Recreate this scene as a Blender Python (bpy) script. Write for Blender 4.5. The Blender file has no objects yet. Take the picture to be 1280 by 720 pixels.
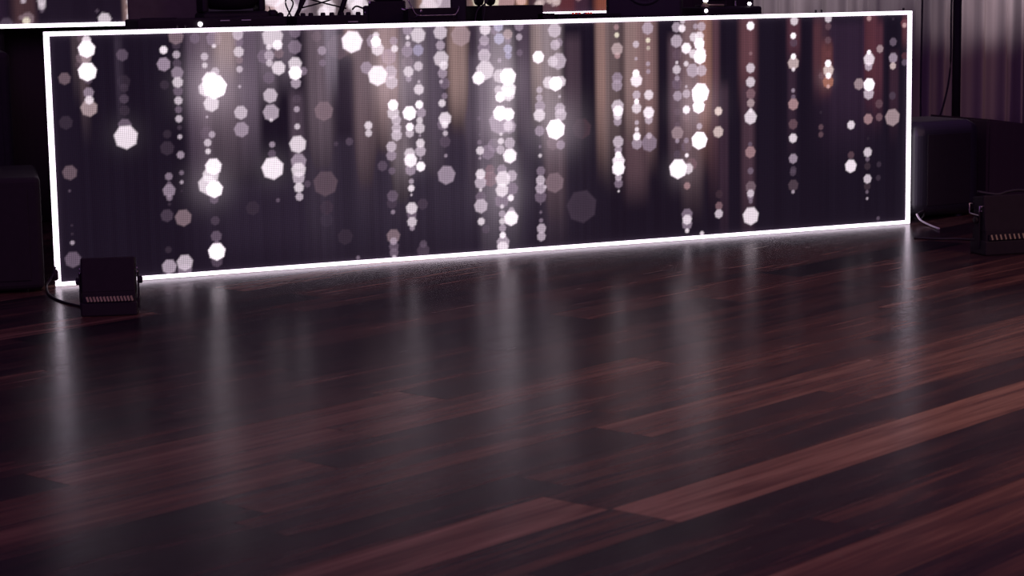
import bpy, bmesh, math, random
import numpy as np
from mathutils import Vector, Matrix

S = bpy.context.scene
C = bpy.data.collections.new('scene'); S.collection.children.link(C)

# ------------------------------------------------------------------ camera
cam = bpy.data.cameras.new('camera'); co = bpy.data.objects.new('camera', cam); C.objects.link(co)
F = 2596.7; cam.sensor_width = 36.0; cam.lens = F / 1280 * 36; cam.clip_start = 0.1; cam.clip_end = 60
yaw, pit, roll = 0.42011, 0.14429, -0.01704
fw = Vector((math.sin(yaw)*math.cos(pit), math.cos(yaw)*math.cos(pit), -math.sin(pit)))
rt = fw.cross(Vector((0, 0, 1))).normalized(); up = rt.cross(fw)
r2 = rt*math.cos(roll) + up*math.sin(roll); u2 = -rt*math.sin(roll) + up*math.cos(roll)
M = Matrix((( r2.x, u2.x, -fw.x, -1.6914), (r2.y, u2.y, -fw.y, -8.16167), (r2.z, u2.z, -fw.z, 1.1455), (0, 0, 0, 1)))
co.matrix_world = M
cam.dof.use_dof = True; cam.dof.focus_distance = 8.9; cam.dof.aperture_fstop = 6.3
S.camera = co

# ------------------------------------------------------------------ world, lamps, exposure
S.view_settings.view_transform = 'Standard'; S.view_settings.look = 'None'
S.view_settings.exposure = 0.0; S.view_settings.gamma = 1.0
S.view_settings.use_curve_mapping = False
w = bpy.data.worlds.new('world'); S.world = w; w.use_nodes = True
w.node_tree.nodes['Background'].inputs[0].default_value = (0.30, 0.115, 0.44, 1)
w.node_tree.nodes['Background'].inputs[1].default_value = 0.30

def lamp(name, kind, loc, target, energy, color, **k):
    l = bpy.data.lights.new(name, kind); l.energy = energy; l.color = color
    for a, b in k.items(): setattr(l, a, b)
    o = bpy.data.objects.new(name, l); C.objects.link(o); o.location = loc
    o.rotation_euler = (Vector(target) - Vector(loc)).to_track_quat('-Z', 'Y').to_euler()
    return o
# warm room lamp on the ceiling in front right of the dance floor
lamp('room_lamp', 'AREA', (4.2, -5.4, 3.4), (2.8, -4.4, 0), 47, (1.0, 0.60, 0.44), size=1.2, spread=math.radians(105))
# added purple fill light high behind the viewer, lifts the black surfaces
lamp('black_lift_fill', 'AREA', (-3.5, -11.5, 4.2), (2.0, 0.5, 0.8), 150, (0.66, 0.27, 1.0), size=3.0)
# wash lights over the pale curtains
for x, e in ((4.85, 62), (5.2, 62), (5.55, 62), (5.95, 24), (6.4, 62), (6.75, 88), (7.1, 88), (7.45, 88)):
    lamp('curtain_wash', 'SPOT', (x, 1.0, 1.95), (x, 2.8, 1.30), e, (1.0, 0.87, 0.93), spot_size=math.radians(33), spot_blend=0.45, shadow_soft_size=0.04)
lamp('curtain_glow', 'SPOT', (7.6, 0.6, 1.9), (7.0, 2.8, 0.55), 55.0, (1.0, 0.55, 0.5), spot_size=math.radians(44), spot_blend=0.6, shadow_soft_size=0.1)

# ------------------------------------------------------------------ materials
def lin(v):
    v = v/255.0
    return v/12.92 if v <= 0.04045 else ((v+0.055)/1.055)**2.4
def rgb(r, g, b): return (lin(r), lin(g), lin(b), 1)
def mat(name, col, rough=0.5, metal=0.0, spec=0.5, noise=None, emit=None, es=1.0, bump=0.0):
    m = bpy.data.materials.new(name); m.use_nodes = True; nt = m.node_tree; b = nt.nodes['Principled BSDF']
    b.inputs['Base Color'].default_value = (*col[:3], 1); b.inputs['Roughness'].default_value = rough
    b.inputs['Metallic'].default_value = metal; b.inputs['Specular IOR Level'].default_value = spec
    if emit: b.inputs['Emission Color'].default_value = (*emit[:3], 1); b.inputs['Emission Strength'].default_value = es
    if noise:
        t = nt.nodes.new('ShaderNodeTexCoord'); n = nt.nodes.new('ShaderNodeTexNoise'); n.inputs['Scale'].default_value = noise
        nt.links.new(t.outputs['Object'], n.inputs['Vector'])
        mx = nt.nodes.new('ShaderNodeMix'); mx.data_type = 'RGBA'
        mx.inputs[6].default_value = (col[0]*.75, col[1]*.75, col[2]*.75, 1); mx.inputs[7].default_value = (min(1, col[0]*1.25), min(1, col[1]*1.25), min(1, col[2]*1.25), 1)
        nt.links.new(n.outputs['Fac'], mx.inputs[0]); nt.links.new(mx.outputs[2], b.inputs['Base Color'])
        if bump:
            bp = nt.nodes.new('ShaderNodeBump'); bp.inputs['Strength'].default_value = bump; bp.inputs['Distance'].default_value = 0.002
            nt.links.new(n.outputs['Fac'], bp.inputs['Height']); nt.links.new(bp.outputs['Normal'], b.inputs['Normal'])
    return m
BLACK = mat('black_painted_metal', (0.018, 0.013, 0.016), 0.75, spec=0.3, noise=30, bump=0.2)
CAB = mat('black_satin_paint', (0.018, 0.013, 0.016), 0.5, spec=0.3, noise=60, bump=0.15)
PLAST = mat('black_plastic', (0.016, 0.012, 0.015), 0.6, spec=0.3, noise=80)
RUBBER = mat('black_rubber', (0.02, 0.017, 0.02), 0.6, noise=50)
STEEL = mat('brushed_steel', (0.55, 0.5, 0.55), 0.35, metal=1.0, noise=120)
TAN = mat('amber_lens', (0.42, 0.38, 0.20), 0.6, noise=90)
BROWN = mat('dark_brown_board', (0.13, 0.13, 0.085), 0.8, noise=25)
WALLM = mat('dark_wall_paint', (0.03, 0.022, 0.03), 0.9, noise=3)
NEON = mat('white_light_strip', (0.8, 0.8, 0.8), 0.5, noise=20, emit=(1.0, 0.86, 1.0), es=2.5)
WHITELED = mat('white_indicator_lamp', (0.8, 0.8, 0.8), 0.5, noise=20, emit=(1.0, 0.9, 1.0), es=3.0)
WHITEP = mat('white_plastic', (0.75, 0.7, 0.75), 0.4, noise=20)
REDL = mat('small_red_lamp', (0.3, 0.05, 0.03), 0.5, noise=20, emit=(0.6, 0.05, 0.03), es=0.6)

SATIN = mat('satin_black_lacquer', (0.024, 0.023, 0.03), 0.40, spec=0.6, noise=60)
def drape_mat(name, c1, c2, sheen=0.2):
    m = mat(name, c1, 0.95, spec=0.15, noise=4)
    nt = m.node_tree; b = nt.nodes['Principled BSDF']; b.inputs['Sheen Weight'].default_value = sheen
    t = nt.nodes.new('ShaderNodeTexCoord'); wv = nt.nodes.new('ShaderNodeTexNoise')
    mp = nt.nodes.new('ShaderNodeMapping'); mp.inputs['Scale'].default_value = (38, 38, 0.4)
    nt.links.new(t.outputs['Object'], mp.inputs['Vector']); nt.links.new(mp.outputs['Vector'], wv.inputs['Vector']); wv.inputs['Scale'].default_value = 1
    mx = nt.nodes.new('ShaderNodeMix'); mx.data_type = 'RGBA'; mx.inputs[6].default_value = (*c1, 1); mx.inputs[7].default_value = (*c2, 1)
    nt.links.new(wv.outputs['Fac'], mx.inputs[0]); nt.links.new(mx.outputs[2], b.inputs['Base Color'])
    return m
PALE = drape_mat('pale_grey_fabric', (0.17, 0.145, 0.15), (0.26, 0.23, 0.235), 0.0)
BLKD = drape_mat('black_drape_fabric', (0.045, 0.034, 0.034), (0.062, 0.046, 0.046), 0.0)
CLOTH = drape_mat('black_table_cloth', (0.015, 0.011, 0.016), (0.022, 0.017, 0.024), 0.0)

def led_mat(name, gain=1.0):
    m = bpy.data.materials.new(name); m.use_nodes = True; nt = m.node_tree; b = nt.nodes['Principled BSDF']
    b.inputs['Base Color'].default_value = (0.03, 0.022, 0.034, 1); b.inputs['Roughness'].default_value = 0.8; b.inputs['Specular IOR Level'].default_value = 0.2
    at = nt.nodes.new('ShaderNodeAttribute'); at.attribute_name = 'led'
    tc = nt.nodes.new('ShaderNodeTexCoord'); sp = nt.nodes.new('ShaderNodeSeparateXYZ'); nt.links.new(tc.outputs['Object'], sp.inputs[0])
    def mth(op, a, bb=None, c=None):
        n = nt.nodes.new('ShaderNodeMath'); n.operation = op
        for i, v in enumerate((a, bb, c)):
            if v is None: continue
            if isinstance(v, (int, float)): n.inputs[i].default_value = v
            else: nt.links.new(v, n.inputs[i])
        return n.outputs[0]
    ms = []
    for ax, dk in ((0, 0.68), (2, 0.72)):
        d = mth('MULTIPLY', mth('ABSOLUTE', mth('SUBTRACT', mth('FRACT', mth('DIVIDE', sp.outputs[ax], 0.0078125)), 0.5)), 2.0)   # 0 on a diode, 1 in the gap
        mr = nt.nodes.new('ShaderNodeMapRange'); mr.interpolation_type = 'SMOOTHSTEP'
        nt.links.new(d, mr.inputs[0]); mr.inputs[1].default_value = 0.4; mr.inputs[2].default_value = 0.95; mr.inputs[3].default_value = 1.13; mr.inputs[4].default_value = dk
        ms.append(mr.outputs[0])
    g = mth('MULTIPLY', mth('MULTIPLY', ms[0], ms[1]), gain)
    nt.links.new(at.outputs['Color'], b.inputs['Emission Color']); nt.links.new(g, b.inputs['Emission Strength'])
    return m
LED = led_mat('led_screen', 1.0)
LED2 = led_mat('rear_led_screen', 0.9)

def floor_mat():
    m = bpy.data.materials.new('vinyl_wood_planks'); m.use_nodes = True; nt = m.node_tree; b = nt.nodes['Principled BSDF']
    L = nt.links.new
    uv = nt.nodes.new('ShaderNodeUVMap'); uv.uv_map = 'plank'
    at = nt.nodes.new('ShaderNodeAttribute'); at.attribute_name = 'shade'
    def noise(sx, sy, detail, dist=0):
        mp = nt.nodes.new('ShaderNodeMapping'); mp.inputs['Scale'].default_value = (sx, sy, 1); L(uv.outputs[0], mp.inputs[0])
        n = nt.nodes.new('ShaderNodeTexNoise'); n.inputs['Scale'].default_value = 1; n.inputs['Detail'].default_value = detail; n.inputs['Distortion'].default_value = dist
        L(mp.outputs[0], n.inputs['Vector']); return n.outputs['Fac']
    big = noise(1.1, 14, 4, 0.8); fine = noise(3, 60, 4, 0.3)
    def mth(op, a, bb):
        n = nt.nodes.new('ShaderNodeMath'); n.operation = op
        for i, v in enumerate((a, bb)):
            if isinstance(v, (int, float)): n.inputs[i].default_value = v
            else: L(v, n.inputs[i])
        return n.outputs[0]
    v = mth('ADD', mth('ADD', at.outputs['Fac'], mth('MULTIPLY', mth('SUBTRACT', big, 0.5), 0.95)), mth('MULTIPLY', mth('SUBTRACT', fine, 0.5), 0.5))
    cr = nt.nodes.new('ShaderNodeValToRGB'); L(v, cr.inputs[0])
    e = cr.color_ramp.elements; e[0].position = 0.0; e[0].color = (0.012, 0.009, 0.015, 1); e[1].position = 1.0; e[1].color = (0.29, 0.17, 0.12, 1)
    for p, c in ((0.3, (0.030, 0.017, 0.023, 1)), (0.6, (0.105, 0.050, 0.040, 1))):
        x = e.new(p); x.color = c
    L(cr.outputs[0], b.inputs['Base Color'])
    b.inputs['Specular IOR Level'].default_value = 0.042
    rr = nt.nodes.new('ShaderNodeMapRange'); L(fine, rr.inputs[0]); rr.inputs[3].default_value = 0.20; rr.inputs[4].default_value = 0.30; L(rr.outputs[0], b.inputs['Roughness'])
    bp = nt.nodes.new('ShaderNodeBump'); bp.inputs['Strength'].default_value = 0.30; bp.inputs['Distance'].default_value = 0.0016
    n2 = noise(22, 70, 4, 1.0); L(n2, bp.inputs['Height']); L(bp.outputs[0], b.inputs['Normal'])
    return m
FLOORM = floor_mat()

# ------------------------------------------------------------------ mesh helpers
def add_box(bm, x0, x1, y0, y1, z0, z1, bev=0.0, seg=2, mtx=None, only_vertical=False):
    vs = [bm.verts.new((x, y, z)) for x in (x0, x1) for y in (y0, y1) for z in (z0, z1)]
    q = [(0, 1, 3, 2), (4, 6, 7, 5), (0, 4, 5, 1), (2, 3, 7, 6), (0, 2, 6, 4), (1, 5, 7, 3)]
    fs = [bm.faces.new([vs[i] for i in f]) for f in q]
    if mtx: bmesh.ops.transform(bm, matrix=mtx, verts=vs)
    if bev:
        es = {e for f in fs for e in f.edges}
        if only_vertical: es = {e for e in es if abs(e.verts[0].co.z - e.verts[1].co.z) > 1e-5}
        bmesh.ops.bevel(bm, geom=list(es), offset=bev, segments=seg, affect='EDGES', profile=0.5)
def add_tube(bm, pts, r, n=8, smooth=True):
    pts = [Vector(p) for p in pts]
    if smooth and len(pts) > 2:                       # Catmull-Rom
        out = []
        for i in range(len(pts)-1):
            p0 = pts[max(i-1, 0)]; p1 = pts[i]; p2 = pts[i+1]; p3 = pts[min(i+2, len(pts)-1)]
            for k in range(6):
                t = k/6
                out.append(0.5*((2*p1) + (p2-p0)*t + (2*p0-5*p1+4*p2-p3)*t*t + (3*p1-p0-3*p2+p3)*t**3))
        pts = out + [pts[-1]]
    rings = []
    ref = Vector((0, 0, 1))
    for i, p in enumerate(pts):
        d = (pts[min(i+1, len(pts)-1)] - pts[max(i-1, 0)]).normalized()
        a = d.cross(ref)
        if a.length < 0.05: a = d.cross(Vector((1, 0, 0)))
        a.normalize(); bvec = d.cross(a)
        rings.append([bm.verts.new(p + r*(a*math.cos(2*math.pi*k/n) + bvec*math.sin(2*math.pi*k/n))) for k in range(n)])
    for A, B in zip(rings, rings[1:]):
        for k in range(n): bm.faces.new((A[k], A[(k+1) % n], B[(k+1) % n], B[k]))
    bm.faces.new(rings[0][::-1]); bm.faces.new(rings[-1])
def add_lathe(bm, prof, n=24, mtx=None):
    """prof: list of (radius, height) turned about z"""
    rings = []; nv = []
    for r, h in prof:
        ring = [bm.verts.new((max(r, 1e-4)*math.cos(2*math.pi*k/n), max(r, 1e-4)*math.sin(2*math.pi*k/n), h)) for k in range(n)]
        rings.append(ring); nv += ring
    for A, B in zip(rings, rings[1:]):
        for k in range(n): bm.faces.new((A[k], A[(k+1) % n], B[(k+1) % n], B[k]))
    bm.faces.new(rings[0][::-1]); bm.faces.new(rings[-1])
    if mtx: bmesh.ops.transform(bm, matrix=mtx, verts=nv)
def obj(name, bm, m, parent=None, smooth=False, mods=None):
    bmesh.ops.recalc_face_normals(bm, faces=bm.faces[:])
    me = bpy.data.meshes.new(name); bm.to_mesh(me); bm.free(); me.materials.append(m)
    if smooth:
        for p in me.polygons: p.use_smooth = True
    o = bpy.data.objects.new(name, me); C.objects.link(o)
    if parent: o.parent = parent
    return o
def boxo(name, dims, m, parent=None, bev=0.004, **k):
    bm = bmesh.new(); add_box(bm, *dims, bev=bev, **k); return obj(name, bm, m, parent)
def tubeo(name, pts, r, m, parent=None, smooth=True, n=8):
    bm = bmesh.new(); add_tube(bm, pts, r, n, smooth); return obj(name, bm, m, parent, smooth=True)
def thing(name, label, cat, loc=(0, 0, 0), rz=0, group=None):
    o = bpy.data.objects.new(name, None); C.objects.link(o); o.location = loc; o.rotation_euler = (0, 0, rz)
    o.empty_display_size = 0.1
    return tag(o, label, cat, group)
def tag(o, label, cat, group=None):
    o['label'] = label; o['category'] = cat
    if group: o['group'] = group
    return o
def struct(o): o['kind'] = 'structure'; return o
BM = bmesh.new
RX = lambda a: Matrix.Rotation(a, 4, 'X')
RY = lambda a: Matrix.Rotation(a, 4, 'Y')
RZ = lambda a: Matrix.Rotation(a, 4, 'Z')
TR = lambda x, y, z: Matrix.Translation((x, y, z))

# ------------------------------------------------------------------ floor of vinyl planks
random.seed(11)
def build_floor():
    th = math.radians(24); D = Vector((math.cos(th), math.sin(th))); N = Vector((-D.y, D.x)); W = 0.19
    X0, X1, Y0, Y1 = -5.0, 9.0, -9.5, 3.2
    bm = BM(); uvl = bm.loops.layers.uv.new('plank'); sl = bm.faces.layers.float.new('shade')
    # rows counted from the light row whose far edge runs at t = -3.94; (s0, s1, shade) of the planks that stand out
    special = {
        -1: [(-1.40, 0.62, .80), (-2.9, -1.40, .36), (0.62, 1.9, .56)],
        0: [(-2.95, -1.41, .72), (-1.41, -0.2, .34), (-.2, 1.1, .30)],
        1: [(-2.6, -1.3, .30), (-1.3, 0.0, .40), (0.0, 1.4, .56)],
        2: [(-2.0, -0.765, .34), (-0.765, .5, .66), (0.5, 1.8, .60)],
        3: [(-1.9, -.6, .44), (-.6, .8, .42), (.8, 2.1, .34)],
        4: [(-2.6, -1.5, .52), (-1.5, -.1, .40), (-.1, 1.2, .5)],
        5: [(-1.2, .1, .60), (.1, 1.4, .44)],
        -2: [(-1.9, -.7, .26), (-.7, .55, .24), (.55, 1.9, .34)],
        -3: [(-2.3, -1.2, .30), (-1.2, .2, .38), (.2, 1.4, .42)],
        -4: [(-1.75, -.4, .58), (-.4, 0.9, .50)],
        -5: [(-1.6, .1, .36), (.1, 1.2, .46)],
    }
    for k in range(-62, 62):
        t0 = -3.94 + W*(k); t1 = t0 + W
        kk = k
        sp = sorted(special.get(kk, []))
        segs = []
        s = (sp[-1][1] if sp else random.uniform(-1.2, 0)); a = s
        while a < 13: segs.append((a, a+1.28, min(.8, max(.08, random.gauss(.36, .14))))); a += 1.28
        b = sp[0][0] if sp else s
        while b > -15: segs.append((b-1.28, b, min(.8, max(.08, random.gauss(.36, .14))))); b -= 1.28
        segs += sp
        for s0, s1, sh in segs:
            g = 0.0006
            cs = [(s0+g, t0+g), (s1-g, t0+g), (s1-g, t1-g), (s0+g, t1-g)]
            P = [D*c[0] + N*c[1] for c in cs]
            if all(p.x < X0 or p.x > X1 or p.y < Y0 or p.y > Y1 for p in P): continue
            f = bm.faces.new([bm.verts.new((p.x, p.y, 0)) for p in P]); f[sl] = sh
            ou, ov = random.uniform(0, 60), random.uniform(0, 60)
            for l, c in zip(f.loops, cs): l[uvl].uv = (c[0]+ou, c[1]+ov)
    # the dark underlay seen in the seams
    f = bm.faces.new([bm.verts.new(p) for p in ((X0-1, Y0-1, -.002), (X1+1, Y0-1, -.002), (X1+1, Y1+1, -.002), (X0-1, Y1+1, -.002))]); f[sl] = -0.4
    me = bpy.data.meshes.new('floor'); bm.to_mesh(me); bm.free(); me.materials.append(FLOORM)
    o = bpy.data.objects.new('floor', me); C.objects.link(o); return struct(o)
build_floor()
struct(boxo('wall_back', (-5, 9, 3.2, 3.3, 0, 4.0), WALLM, bev=0))
struct(boxo('wall_left', (-5.1, -5, -9.5, 3.2, 0, 4.0), WALLM, bev=0))
struct(boxo('wall_right', (9, 9.1, -9.5, 3.2, 0, 4.0), WALLM, bev=0))

# ------------------------------------------------------------------ LED picture: strings of soft heptagon lights
DOTS = "53 800 23 110 t;146 947 17 235 w;145 912 32 251 w;123 878 21 110 t;142 878 20 150 t;115 853 17 80 t;144 824 35 252 w;145 793 17 90 w;145 742 20 140 w;146 712 17 225 w;285 885 23 95 w;287 755 17 60 w;285 712 18 80 w;286 780 26 50 w;453 900 15 215 w;451 844 26 135 w;451 761 18 50 w;126 954 17 90 t;144 681 32 160 t;50 628 26 55 w;286 561 46 235 w;283 607 26 110 w;285 666 20 55 w;56 431 28 105 t;455 566 16 45 w;450 509 27 50 w;52 359 5 90 w;54 222 5 60 w;54 188 5 60 w;53 153 8 165 w;52 86 31 105 w;453 395 15 130 w;453 365 9 110 w;452 338 25 140 w;452 309 12 130 w;439 238 25 75 w;440 30 29 165 w;439 99 13 55 w;452 900 15 215 w;451 843 26 135 w;505 951 30 125 t;505 918 17 70 w;504 880 15 175 w;505 845 17 85 w;505 808 24 140 w;505 770 21 205 w;505 735 19 110 w;582 943 20 110 w;661 939 31 130 w;660 910 8 225 w;619 869 15 190 w;619 834 11 210 w;661 807 17 190 w;656 747 47 250 w;641 772 34 245 w;668 747 36 255 w;621 740 31 230 w;761 954 22 185 w;762 923 20 120 w;762 884 21 205 w;764 851 14 130 t;763 814 13 190 w;761 744 6 180 w;451 763 17 48 w;505 697 16 195 w;504 661 14 110 w;504 624 14 190 w;505 589 9 70 w;505 552 9 185 w;505 479 15 150 w;506 407 9 120 w;640 679 31 225 w;620 627 5 180 w;617 561 27 85 w;638 555 13 170 w;619 523 15 195 w;619 488 11 220 w;639 425 33 242 w;762 639 27 190 w;762 570 30 150 w;452 564 16 45 w;452 509 27 50 w;505 369 7 170 w;504 334 4 60 w;451 283 6 60 w;506 225 33 125 t;505 42 32 190 w;504 8 28 125 w;627 392 33 220 w;612 353 38 225 w;640 333 33 250 w;637 293 18 110 w;638 205 18 75 w;640 141 22 100 w;641 112 11 110 w;640 78 34 250 w;639 38 23 85 w;798 247 28 52 w;907 941 43 212 w;927 907 20 240 w;889 899 11 225 w;931 873 20 120 t;867 862 27 115 w;890 866 20 170 w;890 835 14 195 w;928 814 28 225 w;885 775 23 105 w;889 703 29 190 w;1000 897 28 125 w;1003 957 23 115 w;999 828 28 215 w;999 791 27 250 w;1033 798 17 130 w;1000 750 21 165 w;1001 685 17 75 w;1117 879 18 150 w;1118 829 14 120 w;1095 937 21 100 t;1249 912 44 242 w;1190 893 50 95 t;890 634 33 170 w;889 604 7 210 w;890 503 12 150 w;889 406 45 238 w;888 465 16 100 w;1000 643 12 165 w;1000 572 12 200 w;1000 499 35 222 w;1117 631 39 118 t;1001 428 32 150 w;1000 393 30 215 w;1311 563 17 220 w;1311 531 15 205 w;1225 500 16 85 w;1166 493 9 75 w;999 360 25 180 w;999 320 20 215 w;1000 282 16 180 w;907 273 8 100 w;1115 331 51 90 t;1117 231 28 60 o;1115 178 28 50 w;1195 103 32 52 w;1249 11 8 120 w;1036 333 14 85 w;1354 909 21 252 w;1361 879 27 225 w;1355 935 14 230 w;1342 912 28 150 w;1433 910 17 150 w;1436 878 15 230 w;1496 954 21 150 w;1543 932 32 210 w;1496 923 9 235 w;1496 896 11 190 w;1492 867 24 145 w;1542 869 23 160 b;1493 820 26 120 t;1496 781 22 215 w;1541 802 20 200 w;1496 751 13 160 w;1542 737 6 190 w;1541 705 22 220 w;1358 769 41 240 w;1419 739 27 190 w;1309 803 25 150 w;1415 781 28 180 w;1409 846 32 150 w;1644 941 30 200 w;1643 886 20 165 w;1645 830 33 205 w;1656 801 19 220 w;1650 769 21 150 w;1643 734 8 180 w;1659 726 23 110 w;1657 673 13 130 w;1737 925 43 145 t;1423 644 22 250 w;1423 610 26 205 w;1436 581 21 185 w;1436 546 21 180 w;1436 517 23 190 w;1496 607 29 250 w;1496 549 17 245 w;1495 523 18 195 w;1541 641 17 245 w;1549 607 21 155 w;1541 575 14 210 w;1541 542 22 205 w;1541 510 5 150 w;1411 470 22 185 w;1410 433 22 145 w;1542 478 19 220 w;1542 445 23 180 w;1541 413 5 150 w;1541 380 20 245 w;1493 436 24 205 w;1496 408 28 240 w;1495 368 23 150 w;1369 391 21 90 w;1411 368 15 105 w;1645 643 16 220 w;1657 577 28 225 w;1655 551 15 225 w;1657 515 11 190 w;1648 554 26 120 w;1655 480 24 85 w;1657 420 7 150 w;1658 338 39 150 w;1497 319 11 165 w;1496 290 14 235 w;1496 262 5 190 w;1496 205 25 215 w;1496 177 21 110 w;1496 147 21 200 w;1496 121 11 150 w;1411 262 24 100 w;1407 231 22 70 w;1411 194 9 140 w;1410 92 29 125 t;1410 70 16 150 w;1411 47 21 100 w;1411 21 19 110 w;1411 1 9 190 w;1546 220 23 70 w;1545 49 16 90 w;1544 21 28 75 w;1850 949 25 228 w;1845 901 22 165 w;1843 869 28 130 w;1844 838 28 190 w;1846 775 40 220 w;1815 743 27 245 w;1912 959 21 185 b;1914 907 23 185 b;1896 943 19 140 w;1955 925 21 165 t;1954 863 19 180 b;1956 835 15 170 b;1955 899 14 140 w;2008 912 14 170 w;2008 959 21 140 w;1952 745 36 250 w;1913 749 29 210 w;1914 815 9 170 w;1954 691 33 240 w;1907 690 19 205 w;2009 845 14 110 w;2097 824 26 247 w;2176 936 30 190 w;2178 874 22 180 w;2194 883 19 140 w;2193 804 35 180 w;2166 803 24 200 w;2144 713 26 220 w;2202 715 24 220 w;2178 707 30 252 w;2100 683 14 180 w;1914 659 21 250 w;1953 670 29 235 w;1913 590 31 252 w;1952 584 26 252 w;1914 552 52 165 w;1956 531 29 160 w;1951 534 23 205 w;1814 572 8 110 w;1815 502 5 100 w;1814 470 10 125 w;1816 434 18 215 w;1815 402 6 160 w;1852 426 31 130 w;1915 500 7 220 w;1914 470 14 225 w;1881 454 29 130 w;1955 460 24 180 w;1912 433 19 185 w;1955 405 31 242 w;1954 398 19 205 w;1916 347 22 150 w;2099 649 15 170 w;2102 612 24 160 w;2098 574 27 225 w;2197 598 24 180 w;2196 651 6 190 w;2200 572 27 190 w;2175 510 42 255 w;2198 441 20 150 w;2098 506 22 150 w;2099 438 6 130 w;2099 399 8 210 w;2161 450 29 120 t;2301 507 44 72 o;1861 350 21 125 o;1816 333 22 225 w;1815 297 26 180 w;1815 265 7 215 w;1815 233 24 110 w;1815 196 30 185 w;1815 129 16 215 w;1861 310 32 130 o;1921 307 34 225 w;1915 259 29 225 w;1962 318 24 180 w;1964 262 26 130 w;1956 223 14 240 w;1914 188 9 215 w;1914 214 32 130 w;1914 156 15 165 w;1914 124 14 210 w;1915 94 16 160 w;1915 63 14 240 w;1916 31 29 170 w;1914 10 26 225 w;1956 135 32 242 w;1958 169 13 180 w;2101 332 20 125 w;2099 292 21 185 w;2099 257 24 170 w;2098 220 27 110 w;2121 261 7 190 w;2098 187 3 120 w;2098 152 6 120 w;2099 116 9 130 w;2100 81 21 175 w;2099 46 20 170 w;2166 278 43 118 t;1837 95 18 85 w;2297 166 70 62 w;2477 909 11 225 y;2475 943 12 150 o;2478 848 27 172 t;2479 820 14 165 o;2477 721 25 140 w;2476 689 25 150 w;2571 866 15 190 w;2571 803 7 170 w;2570 739 16 248 w;2572 708 28 238 w;2631 882 11 225 y;2632 848 9 180 y;2630 779 10 160 w;2631 745 10 150 w;2633 642 22 225 w;2572 644 19 180 w;2630 935 27 165 w;2774 936 22 165 w;2802 930 17 238 w;2805 962 12 190 w;2774 875 28 175 w;2777 816 23 85 w;2775 780 7 220 w;2823 842 24 242 w;2774 749 20 200 w;2822 773 12 220 w;2776 711 12 150 w;2776 686 25 100 w;2822 672 6 190 w;2823 640 19 180 w;2778 632 22 160 w;2861 890 20 220 w;2890 892 22 235 w;2889 860 25 250 w;2892 801 30 252 w;2858 816 20 225 w;2895 820 25 245 w;2901 936 20 170 w;2870 937 12 160 w;2855 743 30 170 w;2900 741 25 180 w;2894 642 42 252 w;2478 597 29 195 w;2480 577 24 242 w;2478 558 21 215 w;2477 531 19 160 w;2479 442 25 185 w;2479 406 18 160 w;2479 384 15 245 w;2480 355 29 238 w;2479 323 30 245 w;2572 615 11 250 w;2572 586 23 220 w;2632 564 26 238 w;2632 532 19 180 w;2572 522 10 180 w;2572 492 10 235 w;2572 461 18 242 w;2572 429 25 150 w;2633 461 14 170 w;2634 429 37 130 w;2822 569 18 242 w;2776 561 16 80 w;2776 467 29 145 t;2775 432 10 150 w;2776 504 12 90 w;2821 432 12 140 w;2774 372 17 80 w;2823 365 9 240 w;2779 307 43 247 w;2830 305 24 212 w;2888 492 14 180 w;2888 429 38 255 w;2885 581 29 255 w;2886 626 32 250 w;2822 405 25 95 w;2847 324 27 110 o;2820 534 17 100 o;2479 257 20 125 w;2479 223 5 215 w;2479 284 16 175 w;2824 228 16 150 o;2823 98 27 125 w;2823 75 23 215 w;2823 55 25 130 w;2823 25 10 225 w;2899 8 10 220 w;3153 933 19 245 w;3154 809 8 130 o;3153 744 22 200 w;3153 681 23 205 w;3154 628 23 120 o;3383 950 20 210 w;3378 883 14 245 w;3380 852 19 80 w;3379 789 13 247 w;3379 759 28 185 t;3379 731 9 230 w;3378 635 9 150 w;2986 556 19 228 t;2985 463 25 200 t;3154 586 19 160 t;3153 522 31 220 w;3154 553 10 228 w;3152 364 26 148 o;3151 400 10 100 w;3153 278 15 110 w;3379 572 26 160 o;3379 605 11 110 w;3378 481 23 100 o;3378 417 21 222 w;3379 323 22 150 w;3380 272 16 75 w;3154 205 26 110 t;3153 175 18 195 w;3153 159 15 120 w;3154 139 10 120 w;3154 72 40 232 w;2988 128 18 120 o;2987 92 20 195 w;2989 181 18 60 o;3378 259 16 80 w;3380 200 26 80 t;3379 170 8 165 w;3565 957 18 205 w;3565 921 16 95 o;3564 858 16 95 o;3566 795 15 80 r;3565 752 16 247 w;3567 721 27 205 t;3567 696 14 245 w;3566 668 28 150 O;3528 697 14 100 o;3566 647 9 190 o;3787 953 12 170 o;3788 797 10 250 w;3789 764 29 225 w;3786 732 20 170 w;3848 811 18 150 t;3921 841 19 105 w;3922 767 23 150 w;3921 730 16 195 t;3983 925 20 100 r;3983 917 11 180 o;3985 775 16 85 r;3985 744 15 100 w;3734 652 26 150 t;3790 647 29 252 w;3920 947 6 60 w;3788 606 27 185 w;3846 556 20 95 o;3847 494 18 110 o;3920 591 18 75 w;3921 490 39 155 t;3786 488 24 150 o;3692 464 20 222 w;3528 461 13 95 o;3528 427 13 95 o;3527 529 6 50 w;3693 324 17 90 o;3785 333 22 205 w;3784 301 11 110 w;3786 397 6 45 w;3692 273 30 236 w;3784 268 17 60 t;3785 208 21 198 w;3784 174 18 60 t;3783 147 8 110 w;3784 116 6 175 w;3848 273 13 60 w;3845 210 13 60 w;3846 19 9 95 w"
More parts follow.
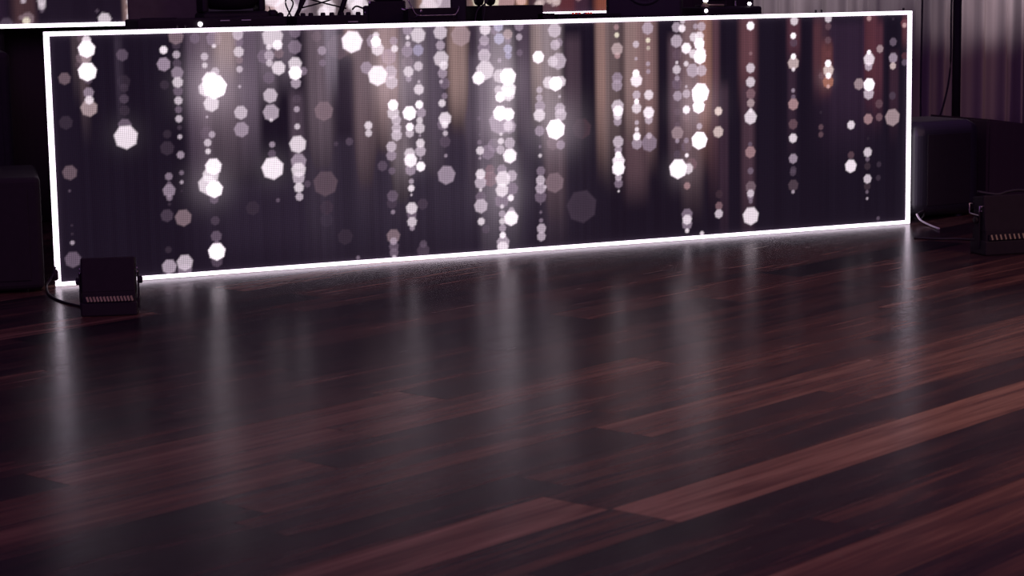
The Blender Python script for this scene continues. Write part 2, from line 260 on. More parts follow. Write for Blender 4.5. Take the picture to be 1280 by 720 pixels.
BANDS = "130 22 1010 604 82 66 70;108 25 1010 730 70 58 62;271 19 913 598 50 42 54;585 53 968 326 76 62 78;676 114 965 402 112 95 106;704 53 1003 789 165 142 142;801 47 962 444 105 90 105;880 48 993 669 120 105 118;963 41 991 731 105 92 105;999 35 664 335 80 66 78;1101 63 981 347 108 92 102;1155 31 954 692 120 108 122;1088 77 430 30 56 48 60;1242 32 985 853 140 110 108;1293 50 951 286 112 92 98;1403 72 981 482 168 140 142;1452 50 880 243 125 110 116;1528 80 978 408 118 104 116;1617 51 976 268 90 78 92;1722 52 967 535 146 120 116;1711 33 873 603 142 116 112;1779 37 804 155 75 64 78;1847 45 971 47 110 96 110;1923 64 901 233 150 136 146;1916 99 389 -27 100 90 102;2027 38 967 384 78 64 78;2093 34 965 554 160 138 138;2160 54 964 447 158 140 146;2170 58 654 61 98 80 88;2260 43 858 442 72 56 66;2400 31 941 365 150 118 112;2451 47 940 327 118 98 98;2550 48 955 393 152 124 122;2609 56 954 390 140 110 110;2566 64 428 179 88 66 72;2649 32 953 388 128 98 98;2769 41 844 275 96 74 84;2851 57 948 199 136 108 112;2921 41 964 375 150 106 96;2961 33 953 229 92 62 70;3014 25 623 -29 60 42 54;3140 50 956 582 106 68 74;3140 38 618 -38 76 54 64;3380 38 965 755 86 50 60;3372 26 755 354 52 36 48;3534 52 955 604 68 44 54;3556 39 801 596 104 60 60;3508 26 897 612 84 50 56;3796 40 964 501 92 50 58;3841 27 889 481 84 46 56;3927 27 739 402 60 38 50;3990 22 922 811 90 48 54;3674 176 893 339 46 32 48;1662 645 469 -44 50 43 56;1601 483 977 439 60 49 62;843 312 310 13 40 33 46"
HALOS = "646 752 97 235;886 407 66 110;285 571 64 80;627 355 78 165;2169 523 104 215;1926 731 103 200;1917 268 90 165;1422 765 100 175;2871 593 86 190;2796 302 64 120;1502 409 61 135;3556 684 37 130;1214 920 79 150;1893 562 75 180"
TINT = {'w': (1, .935, .98), 't': (1, .9, .88), 'o': (1, .82, .80), 'O': (1, .68, .52), 'b': (.95, .93, 1.04), 'y': (1, .95, .86), 'r': (1, .62, .62)}
def s2l(a):
    a = np.clip(a, 0, 400)/255.0
    return np.where(a <= 0.04045, a/12.92, ((a+0.055)/1.055)**2.4)
def lum_gain(l): return 1.0 if l < 236 else (1.0 + (l-235)/20.0*0.9)
def picture(W, H, nx, nz, bands, dots, halos, base):
    u = np.linspace(0, W, nx)[None, :]*np.ones((nz, 1)); v = np.linspace(0, H, nz)[:, None]*np.ones((1, nx))
    img = np.zeros((nz, nx, 3)) + s2l(np.array(base))
    for x, hw, zt, zb, r, g, b in bands:
        m = np.clip(1.0 - (np.abs(u-x)-hw*.35)/(hw*1.0), 0, 1); m = m*m*(3-2*m)
        L_ = zt-zb
        y = np.clip((v-zb+L_*.25)/(L_*.85), 0, 1); y = y*y*(3-2*y); y2 = np.clip((zt+.08-v)/.06, 0, 1)
        a = (m*y*y2*.80)[..., None]; c = s2l(np.array([r, g, b]))
        img = np.maximum(img, img*(1-a) + c*a)
    rs = np.random.RandomState(4)
    # faint vertical streaks
    st = np.repeat(rs.uniform(-1, 1, nx//5+2), 5)[:nx]; img *= (1 + .13*st)[None, :, None]
    for x, z, r, l in halos:
        d2 = ((u-x)**2+(v-z)**2)/(r*r*1.3)
        img += (s2l(np.array([l, l*.91, l*.97])*.56)*.8)*np.exp(-d2)[..., None]
    for x, z, r, l, t in dots:
        x0, x1 = int(max(0, (x-r*1.2)/W*nx)), int(min(nx, (x+r*1.2)/W*nx+2)); z0, z1 = int(max(0, (z-r*1.2)/H*nz)), int(min(nz, (z+r*1.2)/H*nz+2))
        if x1 <= x0 or z1 <= z0: continue
        du = u[z0:z1, x0:x1]-x; dv = v[z0:z1, x0:x1]-z
        an = np.arctan2(du, -dv); rr = np.hypot(du, dv); k = 2*np.pi/7
        rot = rs.uniform(-.12, .12)
        pa = (an-rot) % k - k/2
        e = rr*np.cos(pa)/(r*.955)                        # 1 on the heptagon's side
        soft = 0.0032/max(r, .006)+.03
        a = np.clip((1-e)/soft*.5+.5, 0, 1)
        rim = 1.0 + (.10*np.clip((e-.6)/.35, 0, 1) if l < 200 else 0)
        l = l*(.86+.14*min(1, max(0, (l-60)/90.)))
        q = min(1, max(0, (l-40)/170.)); tn = np.array(TINT[t])*q + np.array(TINT[t])*np.array((1, .86, 1.04))*(1-q)
        c = s2l(l*tn)*lum_gain(l)
        sub = img[z0:z1, x0:x1]
        cc = c[None, None, :]*(rim[..., None] if isinstance(rim, np.ndarray) else rim)
        new = np.maximum(sub, cc) + .35*np.minimum(sub, cc)
        img[z0:z1, x0:x1] = sub*(1-a[..., None]) + new*a[..., None]
    return img
def led_surface(name, W, H, z0, img, m, parent):
    nz, nx = img.shape[:2]
    xs = np.linspace(0, W, nx); zs = np.linspace(0, H, nz)
    X, Z = np.meshgrid(xs, zs); vco = np.stack([X, np.zeros_like(X), Z+z0], -1).reshape(-1, 3).astype(np.float32)
    idx = np.arange(nx*nz).reshape(nz, nx)
    q = np.stack([idx[:-1, :-1], idx[:-1, 1:], idx[1:, 1:], idx[1:, :-1]], -1).reshape(-1, 4).astype(np.int32)
    me = bpy.data.meshes.new(name); me.vertices.add(nx*nz); me.vertices.foreach_set('co', vco.ravel())
    me.loops.add(q.size); me.loops.foreach_set('vertex_index', q.ravel())
    me.polygons.add(len(q)); me.polygons.foreach_set('loop_start', np.arange(0, q.size, 4, dtype=np.int32)); me.polygons.foreach_set('loop_total', np.full(len(q), 4, dtype=np.int32))
    me.update(calc_edges=True)
    at = me.color_attributes.new('led', 'FLOAT_COLOR', 'POINT')
    rgba = np.ones((nx*nz, 4), np.float32); rgba[:, :3] = img.reshape(-1, 3); at.data.foreach_set('color', rgba.ravel())
    me.materials.append(m); me.validate()
    o = bpy.data.objects.new(name, me); C.objects.link(o); o.parent = parent; return o
mm = lambda s: [tuple(float(a)/1000 if i < 3 else (float(a) if a.replace('.', '').isdigit() else a) for i, a in enumerate(e.split())) for e in s.split(';')]
dots = mm(DOTS); halos = mm(HALOS)
bands = [tuple(float(a)/1000 if i < 4 else float(a) for i, a in enumerate(e.split())) for e in BANDS.split(';')]

ST, SW, H1 = 0.0172, 0.0215, 0.966
wall = thing('led_video_wall', "long low LED screen showing strings of white light spots, edged with a bright strip", 'LED screen')
img = picture(4.0, H1, 1025, 249, bands, dots, halos, (18, 15, 24))
led_surface('screen', 4.0, H1, ST, img, LED, wall)
boxo('cabinet_housing', (0.001, 3.999, 0.004, 0.075, 0.0, H1+2*ST-.001), BLACK, wall, bev=0.002)
boxo('light_strip', (-SW, 4+SW, -0.008, 0.003, 0.0015, ST), NEON, wall, bev=0.002)
boxo('light_strip', (-SW, 4+SW, -0.008, 0.003, ST+H1, 2*ST+H1), NEON, wall, bev=0.002)
boxo('light_strip', (-SW, 0, -0.008, 0.004, ST, ST+H1), NEON, wall, bev=0.002)
boxo('light_strip', (4.0, 4+SW, -0.008, 0.035, ST, ST+H1), NEON, wall, bev=0.002)
for x in (0.515, 0.548, 3.505, 3.536, 3.985):      # small black latches sticking up over the edge
    boxo('latch', (x-.003, x+.003, 0.006, 0.016, H1+2*ST-.002, H1+2*ST+.014), BLACK, wall, bev=0.001)

# rear screen, hung behind the DJ, only its lowest rows are seen
rear = thing('hanging_led_screen', "large LED screen hanging behind the DJ gear, only its lowest rows in view", 'LED screen', (-0.4, 2.0, 1.005))
rb = []
def B(x0, x1, r, g, b, zt=.30, zb=-.1): rb.append(((x0+x1)/2+.4, (x1-x0)/2, zt, zb-.3, r, g, b))
B(.10, .22, 40, 26, 42); B(.24, .36, 84, 58, 60); B(.78, .84, 150, 120, 118); B(1.50, 1.64, 215, 180, 182); B(1.64, 1.78, 140, 120, 130)
B(1.78, 1.90, 165, 145, 150); B(1.9, 2.04, 130, 110, 118); B(2.04, 2.32, 120, 100, 108); B(2.33, 2.46, 178, 142, 130); B(2.46, 2.56, 150, 130, 132); B(2.56, 2.66, 90, 70, 80)
B(2.62, 2.80, 160, 125, 112); B(2.80, 2.94, 120, 90, 84); B(2.90, 2.97, 190, 135, 100); B(2.97, 3.2, 95, 66, 72); B(3.12, 3.26, 105, 52, 56); B(3.24, 3.34, 70, 44, 58); B(3.36, 3.48, 150, 84, 66)
rd = []
def R(x, z, r, l, t='w'):
    l = min(l, 226); rd.append((x+.4, z-1.005, r, l, t))
R(.318, 1.030, .030, 125, 't'); R(.310, 1.018, .018, 225, 'y'); R(.285, 1.035, .012, 120, 't'); R(.215, 1.006, .030, 85); R(.388, 1.110, .020, 205); R(.388, 1.088, .017, 200); R(.388, 1.066, .008, 110)
R(.30, 1.115, .012, 190); R(.655, 1.060, .008, 95); R(.69, 1.018, .032, 215); R(.825, 1.10, .022, 215); R(.820, 1.055, .022, 180, 't'); R(.815, 1.03, .016, 215)
R(1.56, 1.12, .06, 235); R(1.62, 1.05, .06, 250); R(1.58, 1.16, .05, 225); R(1.70, 1.08, .04, 150); R(1.83, 1.11, .04, 235); R(1.85, 1.05, .035, 248); R(1.82, 1.03, .03, 235); R(1.99, 1.08, .045, 245); R(2.02, 1.05, .05, 225); R(2.06, 1.03, .03, 240)
R(2.14, 1.09, .012, 245); R(2.42, 1.09, .06, 195); R(2.50, 1.07, .05, 165); R(2.40, 1.04, .05, 210)
R(2.70, 1.07, .05, 220, 'y'); R(2.76, 1.06, .04, 225, 'y'); R(2.84, 1.06, .05, 170, 'o'); R(2.93, 1.07, .03, 200, 'o')
R(3.03, 1.09, .018, 240); R(3.03, 1.045, .022, 200, 't'); R(3.05, 1.06, .02, 190, 't'); R(3.10, 1.075, .026, 200, 't'); R(3.135, 1.09, .024, 215); R(3.14, 1.06, .022, 200, 't'); R(3.12, 1.045, .012, 170, 't'); R(3.27, 1.08, .02, 150, 'o')
R(3.42, 1.09, .02, 150, 'o'); R(3.46, 1.05, .02, 170, 'o')
rs = random.Random(5)
for i in range(200):
    R(rs.uniform(-.4, 3.6), rs.uniform(1.14, 2.9), rs.uniform(.01, .04), rs.uniform(45, 130), rs.choice('wwwto'))
led_surface('screen', 4.0, 2.0, 0, picture(4.0, 2.0, 513, 257, rb, rd, [], (27, 20, 30)), LED2, rear)
boxo('cabinet_housing', (-.02, 4.02, .004, .08, -.02, 2.02), BLACK, rear, bev=.002)
for d in ((-.02, 4.02, -.008, .003, -.0195, 0), (-.02, 4.02, -.008, .003, 2.0, 2.02), (-.02, 0, -.008, .003, 0, 2.0), (4, 4.02, -.008, .003, 0, 2.0)):
    boxo('light_strip', d, NEON, rear, bev=.002)
# two black posts carry it
for x in (.6, 3.4):
    tubeo('support_post', [(x, .12, -1.005), (x, .12, 2.0)], .025, BLACK, rear, smooth=False)

# ------------------------------------------------------------------ drapes
def curtain(name, x0, x1, y, z0, z1, m, label, cat, pitch=.11, depth=.045, seed=1, group=None):
    rnd = random.Random(seed); xs = []; x = x0
    n = int((x1-x0)/.008)
    # pleat phase that drifts, so the folds are uneven
    ph = 0; P = []; 
    for i in range(n+1):
        xx = x0+(x1-x0)*i/n
        ph += 2*math.pi*.008/pitch*(1+.55*math.sin(xx*5.3+seed)+.25*math.sin(xx*13.1+seed*2))
        P.append((xx, ph))
    bm = BM(); rows = []
    for j in range(13):
        z = z0+(z1-z0)*j/12; r = []
        for xx, p in P:
            am = depth*(.75+.35*math.sin(xx*7+seed))*(1+.12*math.sin(z*2+xx*3))
            yy = y + am*math.sin(p+.12*math.sin(z*1.7+xx)) + .35*am*math.sin(2*p+1.1)
            r.append(bm.verts.new((xx, yy, z)))
        rows.append(r)
    for a, b in zip(rows, rows[1:]):
        for i in range(n): bm.faces.new((a[i], a[i+1], b[i+1], b[i]))
    o = obj(name, bm, m, smooth=True)
    so = o.modifiers.new('thick', 'SOLIDIFY'); so.thickness = .004
    return tag(o, label, cat, group)
curtain('stage_curtain', 4.74, 5.70, 2.80, .02, 3.2, PALE, "pale grey pleated curtain rising behind the upper right edge of the long screen", 'curtain', .10, .035, 2)
curtain('stage_curtain', 5.73, 6.36, 2.82, .02, 3.2, PALE, 'narrow grey curtain between the right end of the long screen and the black stand pole', 'curtain', .12, .05, 5)
curtain('stage_curtain', 6.375, 7.9, 2.80, .02, 3.2, PALE, 'pale curtain with broad folds at the right edge, right of the black stand pole', 'curtain', .15, .06, 9)
curtain('backdrop_drape', -2.6, 4.575, 2.35, .01, 3.3, BLKD, 'black backdrop drape hanging behind the rear LED screen down to the floor', 'curtain', .16, .04, 3)

# ------------------------------------------------------------------ DJ table
tbl = thing('dj_table', 'black cloth-covered DJ table hidden behind the long LED screen', 'table', (1.85, .5, 0))
boxo('tabletop', (-1.62, 1.50, -.36, .36, .955, .985), CLOTH, tbl, bev=.004)
boxo('table_cloth', (-1.60, 1.48, -.34, .34, .30, .955), CLOTH, tbl, bev=.01)
for sx in (-1.5, 1.38):
    for sy in (-.28, .28): boxo('leg', (sx-.02, sx+.02, sy-.02, sy+.02, 0, .30), BLACK, tbl, bev=.002)
ZT = .985
# low flat mixer on the left
t = thing('dj_controller', "wide flat black DJ controller at the table's left end, white lamp on its front", 'DJ controller', (.70, .28, ZT))
boxo('body', (-.305, .325, -.11, .11, 0, .052), BLACK, t, bev=.008)
for x in (-.19, .17):
    bm = BM(); add_lathe(bm, [(.075, .050), (.075, .054), (.07, .056), (.02, .056)]); o = obj('jog_wheel', bm, PLAST, t, smooth=False); o.location = (x, 0, 0)
bm = BM(); add_lathe(bm, [(.006, 0), (.010, .003), (.010, .008), (.004, .011)], 12, TR(-.047, -.11, .028) @ RX(math.pi/2)); obj('front_lamp', bm, WHITELED, t)
for x in (.06, .15): boxo('highlight_sliver', (x-.02, x+.02, -.113, -.108, .038, .043), STEEL, t, bev=.001)  # steel slivers standing in for the shiny highlights on the black body
boxo('fader_cap', (-.01, .01, -.05, -.03, .052, .066), PLAST, t, bev=.002)
# brown case behind it
t = thing('equipment_case', 'dark brown flat-sided equipment case standing at the back left of the DJ table', 'case', (.665, .735, ZT), -.30)
boxo('body', (-.160, .175, -.09, .09, 0, .38), BROWN, t, bev=.01)
for z in (.02, .36): boxo('edge_trim', (-.163, .178, -.093, .093, z-.012, z+.012), BLACK, t, bev=.003)
# moving head lamp
t = thing('moving_head_light', "black round-bodied moving head light on the DJ table right of the brown case", 'stage light', (.885, .50, ZT))
boxo('base', (-.14, .15, -.09, .09, 0, .075), PLAST, t, bev=.02, seg=3)
for s in (-1, 1): boxo('yoke_arm', (s*.125-.015, s*.125+.015, -.05, .05, .07, .30), PLAST, t, bev=.01)
bm = BM(); add_lathe(bm, [(.03, -.135), (.09, -.13), (.118, -.10), (.13, -.05), (.128, .06), (.115, .12), (.09, .13), (.03, .13)], 32, TR(0, 0, .215)); obj('lamp_head', bm, PLAST, t, smooth=True)
bm = BM(); add_lathe(bm, [(.08, 0), (.08, .006), (.06, .01)], 24, TR(0, 0, .345)); obj('lens', bm, STEEL, t)
# knobby small unit
t = thing('clamp_lamp', 'small lumpy black clamp light at the left end of the low effects unit', 'lamp', (1.055, .45, ZT))
boxo('base', (-.020, .05, -.05, .05, 0, .045), BLACK, t, bev=.008)
bm = BM(); add_lathe(bm, [(.012, 0), (.022, .008), (.024, .026), (.012, .036)], 14, TR(-.005, -.01, .042)); obj('knob', bm, PLAST, t, smooth=True)
bm = BM(); add_lathe(bm, [(.01, 0), (.015, .005), (.014, .018), (.006, .024)], 12, TR(.030, -.01, .042)); obj('knob', bm, PLAST, t, smooth=True)
tubeo('antenna', [(-.012, -.01, .07), (-.020, -.01, .092)], .002, PLAST, t, smooth=False)
# low effects unit with knobs
t = thing('effects_unit', 'long low black effects unit with small knobs in the left middle of the table', 'audio mixer', (1.29, .42, ZT))
boxo('body', (-.175, .145, -.11, .11, 0, .048), BLACK, t, bev=.005)
for i, x in enumerate((-.13, -.095, -.04, .0, .045, .075, .12)):
    bm = BM(); add_lathe(bm, [(.011, 0), (.011, .01), (.008, .015), (.002, .015)], 12, TR(x, -.06, .047)); obj('knob', bm, PLAST, t)
boxo('fader_slot', (.055, .10, -.112, -.108, .018, .024), STEEL, t, bev=.001)
# folding rod stand carrying a laptop
t = thing('folding_rod_stand', 'black folding stand of crossed rods standing behind the low effects unit', 'laptop stand', (1.32, .62, ZT))
tubeo('leg', [(-.125, 0, 0.010), (-.03, 0, .18)], .009, PLAST, t, smooth=False)
tubeo('leg', [(-.105, 0.03, 0.008), (.02, .03, .008)], .006, PLAST, t, smooth=False)
tubeo('leg', [(.085, 0, 0.013), (.150, 0, .18)], .012, PLAST, t, smooth=False)
tubeo('cross_rod', [(-.075, .0, .082), (.02, 0, .104), (.125, 0, .135)], .0035, PLAST, t)
tubeo('cross_rod', [(-.085, .0, .132), (.02, 0, .102), (.13, 0, .075)], .0035, PLAST, t)
tubeo('cross_rod', [(-.07, .01, .008), (-.09, .01, .06), (-.06, .01, .17)], .006, PLAST, t)
boxo('platform', (-.12, .155, -.03, .12, .18, .19), PLAST, t, bev=.002)
tag(tubeo('signal_cable', [(1.215, .60, ZT+.004), (1.18, .58, ZT+.045), (1.155, .58, ZT+.105), (1.17, .58, ZT+.125), (1.19, .58, ZT+.10), (1.165, .60, ZT+.04), (1.15, .62, ZT+.006)], .0035, RUBBER), 'thin black cable standing in a tall loop left of the crossed rod stand', 'cable')
tag(tubeo('signal_cable', [(1.486, .64, ZT+.07), (1.50, .65, ZT+.08), (1.52, .66, ZT+.082), (1.56, .66, ZT+.06), (1.57, .66, ZT+.006)], .004, RUBBER), 'thin black cable arching down just behind the square black rack case', 'cable')
# square black mixer case
t = thing('flight_case', 'tall square black rack case on the table left of the silver wire laptop stand', 'case', (1.592, .50, ZT), -.40)
boxo('body', (-.075, .085, -.07, .07, 0, .105), BLACK, t, bev=.006)
boxo('lid', (-.055, .083, -.065, .065, .105, .20), BLACK, t, bev=.012)
boxo('shelf', (-.100, -.07, -.05, .05, 0, .086), PLAST, t, bev=.008)
bm = BM(); add_lathe(bm, [(.005, 0), (.006, .003), (.003, .006)], 10, TR(-.068, -.07, .100) @ RX(math.pi/2)); obj('latch', bm, STEEL, t)
bm = BM(); add_lathe(bm, [(.003, 0), (.004, .003), (.002, .006)], 10, TR(-.09, -.05, .058) @ RX(math.pi/2)); obj('latch', bm, STEEL, t)
# silver wire stand with its black plinth
t = thing('wire_laptop_stand', 'silver bent-wire laptop stand in front of a low black plinth, mid table', 'laptop stand', (1.74, .27, ZT))
tubeo('wire_frame', [(-.150, .02, .15), (-.130, .01, .11), (-.102, 0, .052), (-.092, 0, .043), (-.08, 0, .041), (.075, 0, .041), (.088, 0, .043), (.098, .0, .055), (.105, 0, .072), (.112, .02, .077)], .0022, STEEL, t, smooth=False)
tubeo('wire_frame', [(-.165, .0, .072), (-.15, 0, .066), (-.146, 0, .068)], .0045, STEEL, t, smooth=False)
tubeo('wire_frame', [(-.148, 0, .068), (-.118, 0, .078), (-.128, .01, .115)], .0018, STEEL, t, smooth=False)
tubeo('foot', [(-.092, 0, .041), (-.09, .10, .003)], .0022, STEEL, t, smooth=False)
tubeo('foot', [(.088, 0, .041), (.09, .10, .003)], .0022, STEEL, t, smooth=False)
boxo('plinth', (-.122, .105, .03, .09, 0, .072), BLACK, t, bev=.004)
bm = BM(); add_lathe(bm, [(.006, 0), (.006, .003), (.002, .004)], 12, TR(-.062, .03, .060) @ RX(math.pi/2)); obj('screw', bm, STEEL, t)
# black vertical unit + cables + wide case
t = thing('microphone_receiver', 'narrow upright black receiver with an antenna, right of the silver wire stand', 'receiver', (1.910, .43, ZT), -.41)
boxo('body', (-.035, .035, -.07, .07, 0, .16), PLAST, t, bev=.006)
tubeo('antenna', [(.030, -.06, .155), (.055, -.06, .24)], .003, PLAST, t, smooth=False)
tag(tubeo('signal_cable', [(1.935, .31, ZT+.004), (1.95, .31, ZT+.06), (1.99, .31, ZT+.09), (2.03, .32, ZT+.15), (2.08, .32, ZT+.20)], .0035, RUBBER), 'thin black cable slanting up to the right from the narrow upright receiver', 'cable')
tag(tubeo('signal_cable', [(1.965, .29, ZT+.004), (1.975, .29, ZT+.06), (1.98, .30, ZT+.13), (1.955, .30, ZT+.20)], .0035, RUBBER), 'thin black cable rising steeply beside the narrow upright receiver', 'cable')
t = thing('equipment_rack', 'wide flat-topped black equipment box right of the middle of the table', 'case', (2.13, .45, ZT))
boxo('body', (-.150, .148, -.12, .12, 0, .075), BLACK, t, bev=.003)
boxo('front_step', (.12, .205, -.12, .05, 0, .037), BLACK, t, bev=.002)
t = thing('headphones', 'black headphones standing upright on the wide flat-topped equipment box', 'headphones', (2.045, .45, ZT+.075))
for s in (-1, 1):
    bm = BM(); add_lathe(bm, [(.01, -.014), (.034, -.012), (.038, 0), (.034, .012), (.01, .014)], 20, TR(s*.028, 0, .037) @ RY(math.pi/2)); obj('ear_cup', bm, PLAST, t, smooth=True)
tubeo('headband', [(-.03, 0, .05), (-.045, 0, .10), (-.03, 0, .15), (0, 0, .165), (.03, 0, .15), (.045, 0, .10), (.03, 0, .05)], .006, PLAST, t)
t = thing('keyboard_controller', 'thin flat black control surface with small red lamps on the right middle of the table', 'DJ controller', (2.48, .42, ZT))
boxo('body', (-.135, .185, -.10, .10, 0, .031), BLACK, t, bev=.003)
for x in (-.055, -.04, -.022, .01, .022, .035): boxo('pad', (x-.004, x+.004, -.096, -.088, .030, .038), REDL, t, bev=.001)
for x in (-.030, .002): boxo('pad', (x-.004, x+.004, -.096, -.088, .030, .037), WHITEP, t, bev=.001)
# tall black speaker
t = thing('monitor_speaker', 'large black monitor speaker standing on the table toward its right end', 'speaker', (2.892, .52, ZT), -.485)
boxo('body', (-.180, .175, -.08, .08, 0, .30), CAB, t, bev=.015, seg=3)
bm = BM(); add_lathe(bm, [(.10, 0), (.10, .004), (.085, .002), (.03, -.02), (.01, -.018)], 32, TR(0, -.079, .16) @ RX(math.pi/2)); obj('woofer', bm, RUBBER, t, smooth=True)
# tan shade light + right device
t = thing('clip_lamp', 'small tan clip-on lamp with white tip just right of the monitor speaker', 'lamp', (3.128, .370, ZT+.0495))
bm = BM(); add_lathe(bm, [(.020, 0), (.018, .006), (.010, .018), (.008, .022)], 18, TR(0, 0, 0.0)); obj('shade', bm, TAN, t, smooth=True)
bm = BM(); add_lathe(bm, [(.006, 0), (.012, .006), (.010, .014), (.004, .019)], 14, TR(.002, -.002, .021)); obj('bulb', bm, WHITELED, t, smooth=True)
tubeo('arm', [(.015, 0, .008), (.10, 0, .007)], .0045, TAN, t, smooth=False)
t = thing('turntable', 'black turntable with rounded right corner at the right end of the table', 'turntable', (3.25, .46, ZT))
boxo('plinth', (-.150, .17, -.12, .12, 0, .048), BLACK, t, bev=.012, seg=3)
bm = BM(); add_lathe(bm, [(.07, .046), (.075, .050), (.075, .054), (.07, .058), (.02, .058)], 32, TR(-.02, .035, 0)); obj('platter', bm, PLAST, t)
tubeo('tone_arm', [(.13, .06, .048), (.13, .06, .082), (.10, -.03, .085), (.04, -.06, .085)], .004, STEEL, t)
bm = BM(); add_lathe(bm, [(.004, -.008), (.0085, -.004), (.0085, .004), (.004, .008)], 14, TR(.105, -.11, .060) @ RX(math.pi/2)); obj('indicator_lamp', bm, WHITELED, t, smooth=True)
bm = BM(); add_lathe(bm, [(.004, 0), (.009, .002), (.009, .005), (.004, .007)], 14, TR(-.135, -.12, .032) @ RX(math.pi/2)); obj('indicator_lamp', bm, WHITELED, t)
tag(tubeo('signal_cable', [(3.16, .55, ZT+.105), (3.24, .52, ZT+.086), (3.32, .50, ZT+.088), (3.375, .50, ZT+.105), (3.39, .52, ZT+.16)], .010, RUBBER), 'thick black cable sagging over the turntable at the right end of the table', 'cable')

# ------------------------------------------------------------------ speakers and floor pieces
t = thing('subwoofer', 'black subwoofer cabinet with rounded glossy corner just right of the long screen', 'speaker', (4.085, .055, 0), math.radians(4))
boxo('cabinet', (0.0, .42, 0, .40, 0.012, .472), SATIN, t, bev=.065, seg=8)
for x in (.08, .34):
    for y in (.08, .32):
        bm = BM(); add_lathe(bm, [(.018, 0), (.018, .014)], 12, TR(x, y, 0)); obj('foot', bm, RUBBER, t)
bm = BM(); add_box(bm, .08, .34, -.004, .003, .07, .41, bev=.001); obj('grille', bm, BLACK, t)
t = thing('covered_case', "long cloth-covered black case sloping down at the right edge, beside the right subwoofer", 'case', (4.56, .12, 0))
bm = BM(); pr_ = [(0, 0), (1.3, 0), (1.3, .27), (.9, .35), (.30, .425), (0, .467)]
A_ = [bm.verts.new((x, 0, z)) for x, z in pr_]; B_ = [bm.verts.new((x, .5, z)) for x, z in pr_]
bm.faces.new(A_); bm.faces.new(B_[::-1])
for k_ in range(6): bm.faces.new((A_[k_], B_[k_], B_[(k_+1) % 6], A_[(k_+1) % 6]))
bmesh.ops.bevel(bm, geom=bm.edges[:], offset=.012, segments=3, affect='EDGES')
obj('cloth_cover', bm, BLKD, t)
boxo('hem', (-.006, 1.306, -.006, .506, 0, .03), CLOTH, t, bev=.003)
t = thing('subwoofer', 'black subwoofer cabinet at the left edge beside the left end of the long screen', 'speaker', (-.09, -.14, 0), math.radians(-10))
boxo('cabinet', (-.70, 0, 0, .62, .012, .45), BLACK, t, bev=.02, seg=3)
bm = BM(); add_box(bm, -.65, -.05, -.005, .003, .05, .41, bev=.002); obj('grille', bm, BLACK, t)
for x in (-.62, -.08):
    for y in (.08, .54):
        bm = BM(); add_lathe(bm, [(.018, 0), (.018, .014)], 12, TR(x, y, 0)); obj('foot', bm, RUBBER, t)
t = thing('loudspeaker', 'tall black loudspeaker standing behind the left subwoofer, below the rear screen', 'speaker', (-.08, .95, 0), math.radians(-8))
boxo('cabinet', (-.55, .10, 0, .5, .012, .90), BLACK, t, bev=.02, seg=3)
bm = BM(); add_box(bm, -.5, .06, -.006, .003, .06, .86, bev=.002); obj('grille', bm, BLACK, t)

# light stand by the curtains
t = thing('lighting_stand', 'thick black lighting stand pole in front of the pale curtains on the right', 'stand', (5.452, 1.6, 0))
bm = BM(); add_lathe(bm, [(.024, .05), (.024, 1.5)], 20); obj('pole', bm, BLACK, t, smooth=True)
bm = BM(); add_lathe(bm, [(.018, 1.5), (.018, 2.8)], 20); obj('upper_pole', bm, BLACK, t, smooth=True)
bm = BM(); add_lathe(bm, [(.032, 1.44), (.032, 1.54)], 20); obj('collar', bm, BLACK, t)
for a in (90, 210, 330):
    a = math.radians(a); tubeo('leg', [(0, 0, .30), (.42*math.cos(a), .42*math.sin(a), .014)], .012, BLACK, t, smooth=False)
tag(tubeo('hanging_cable', [(5.709, 2.3, 2.4), (5.711, 2.3, 1.5), (5.709, 2.3, 1.02), (5.712, 2.31, .6), (5.706, 2.3, .3), (5.68, 2.25, .004)], .006, RUBBER), 'thin black cable hanging straight down over the grey curtain nearest the screen', 'cable')
tag(tubeo('hanging_cable', [(5.93, 2.3, 2.4), (5.926, 2.3, 1.3), (5.920, 2.3, .95), (5.917, 2.3, .6), (5.87, 2.3, .38), (5.80, 2.3, .2), (5.78, 2.25, .004)], .006, RUBBER), 'thin black cable hanging close left of the black stand pole and curving away below', 'cable')

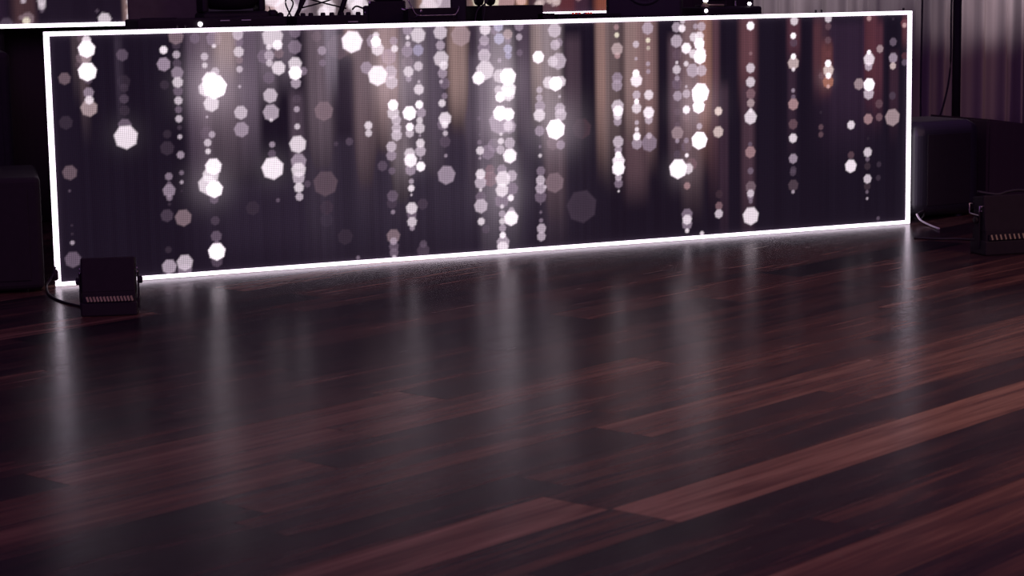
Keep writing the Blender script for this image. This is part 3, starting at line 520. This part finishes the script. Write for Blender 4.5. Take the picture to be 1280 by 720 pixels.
# floor strobe lights
k_ = lambda h: h/.2
def strobe(name, label, loc, rz, w, h, group, handle=False):
    t = thing(name, label, 'stage light', loc, rz, group); hw = w/2; d = .13
    boxo('base', (-hw-.004, hw+.004, -d/2, d/2, 0, .05*h/.2), BLACK, t, bev=.006)
    boxo('ballast_box', (-hw+.002, hw-.002, -.058, .055, .045*k_(h), .085*k_(h)), BLACK, t, bev=.002)
    k = h/.2
    bm = BM(); add_box(bm, -hw, hw, -.045, .045, -.062*k, .062*k, bev=.006, mtx=TR(0, 0, .137*k) @ RX(math.radians(-8))); obj('lamp_head', bm, BLACK, t)
    n = 14
    g = BM()
    add_box(g, -hw+.012, hw-.006, -.070, -.062, .052*k, .073*k, bev=.001); tray = obj('lens_tray', g, PLAST, t)
    g = BM()
    for i in range(n):
        x = -hw+.022+(w-.036)*i/(n-1)
        add_box(g, -.0033, .0033, -.0735, -.069, -.009*k, .009*k, mtx=TR(x, 0, .0625*k) @ RY(math.radians(-18)))
    obj('lens_row', g, TAN, tray)
    for s in (-1, 1):
        br = boxo('bracket', (s*(hw+.007)-.003, s*(hw+.007)+.003, -.02, .02, .02*k, .15*k), BLACK, t, bev=.001)
        bm = BM(); add_lathe(bm, [(.010, 0), (.014, .003), (.014, .012), (.008, .015)], 14, TR(s*(hw+.008), 0, .118*k) @ RY(s*math.pi/2)); obj('tilt_knob', bm, PLAST, br)
        for z in (.150, .164):
            bm = BM(); add_lathe(bm, [(.003, 0), (.0035, .003), (.001, .006)], 8, TR(s*(hw+.003), -.03, z*k) @ RY(s*math.pi/2)); obj('bolt', bm, STEEL, br)
    if handle:
        xh = -hw-.022
        tubeo('handle', [(-hw, .04, .172*k), (xh, .04, .172*k), (xh, .04, .140*k), (xh, -.042, .136*k), (xh, -.042, .168*k), (-hw, -.042, .168*k)], .0028, STEEL, t, smooth=False)
    return t
strobe('floor_strobe_light', "small black floor strobe light with amber lens row, by the long screen's left end", (.008, -.80, 0), math.radians(-17), .192, .205, 'strobe lights on the floor')
strobe('floor_strobe_light', "black floor strobe light with steel side handle, on the floor at the right edge", (3.775, -1.09, 0), math.radians(-7), .31, .245, 'strobe lights on the floor', True)
tag(tubeo('draped_cable', [(3.62, -1.06, .262), (3.69, -1.10, .250), (3.74, -1.10, .258), (3.80, -1.10, .262), (3.87, -1.10, .252), (3.93, -1.06, .250)], .006, RUBBER), 'black cable lying in a wave across the top of the right strobe light', 'cable')

pc = thing('power_cable', "black power cable curving from the long screen's lower left corner to the small strobe", 'cable', (-.05, -.03, 0))
tubeo('cord', [(.022, -.012, .085), (0.008, -.02, .05), (-.018, -.03, .02), (-.035, -.12, .005), (-.048, -.26, .0045), (-.04, -.42, .0045), (-.005, -.56, .0045), (.04, -.66, .0045)], .0045, RUBBER, pc)
bm = BM(); add_lathe(bm, [(.006, 0), (.013, .006), (.013, .036), (.007, .044)], 14, TR(.020, -.012, .030)); obj('plug', bm, PLAST, pc, smooth=True)
pc = thing('power_cable', 'pale cable end curling onto the floor at the right lower corner of the long screen', 'cable', (4.05, -.02, 0))
tubeo('cord', [(0.0, -.0, .045), (-.005, -.04, .02), (-.02, -.14, .006), (-.06, -.26, .006)], .005, WHITEP, pc)
tubeo('tail', [(0.0, -.0, .045), (.03, -.01, .06), (.06, .02, .04), (.05, .05, .0045)], .0045, RUBBER, pc)
tag(tubeo('floor_cable', [(3.70, -.50, .0045), (3.77, -.59, .0045), (3.845, -.64, .0045), (3.90, -.80, .0045), (3.86, -.98, .0045)], .0045, RUBBER), 'short run of dark cable on the floor leading to the right strobe light', 'cable')
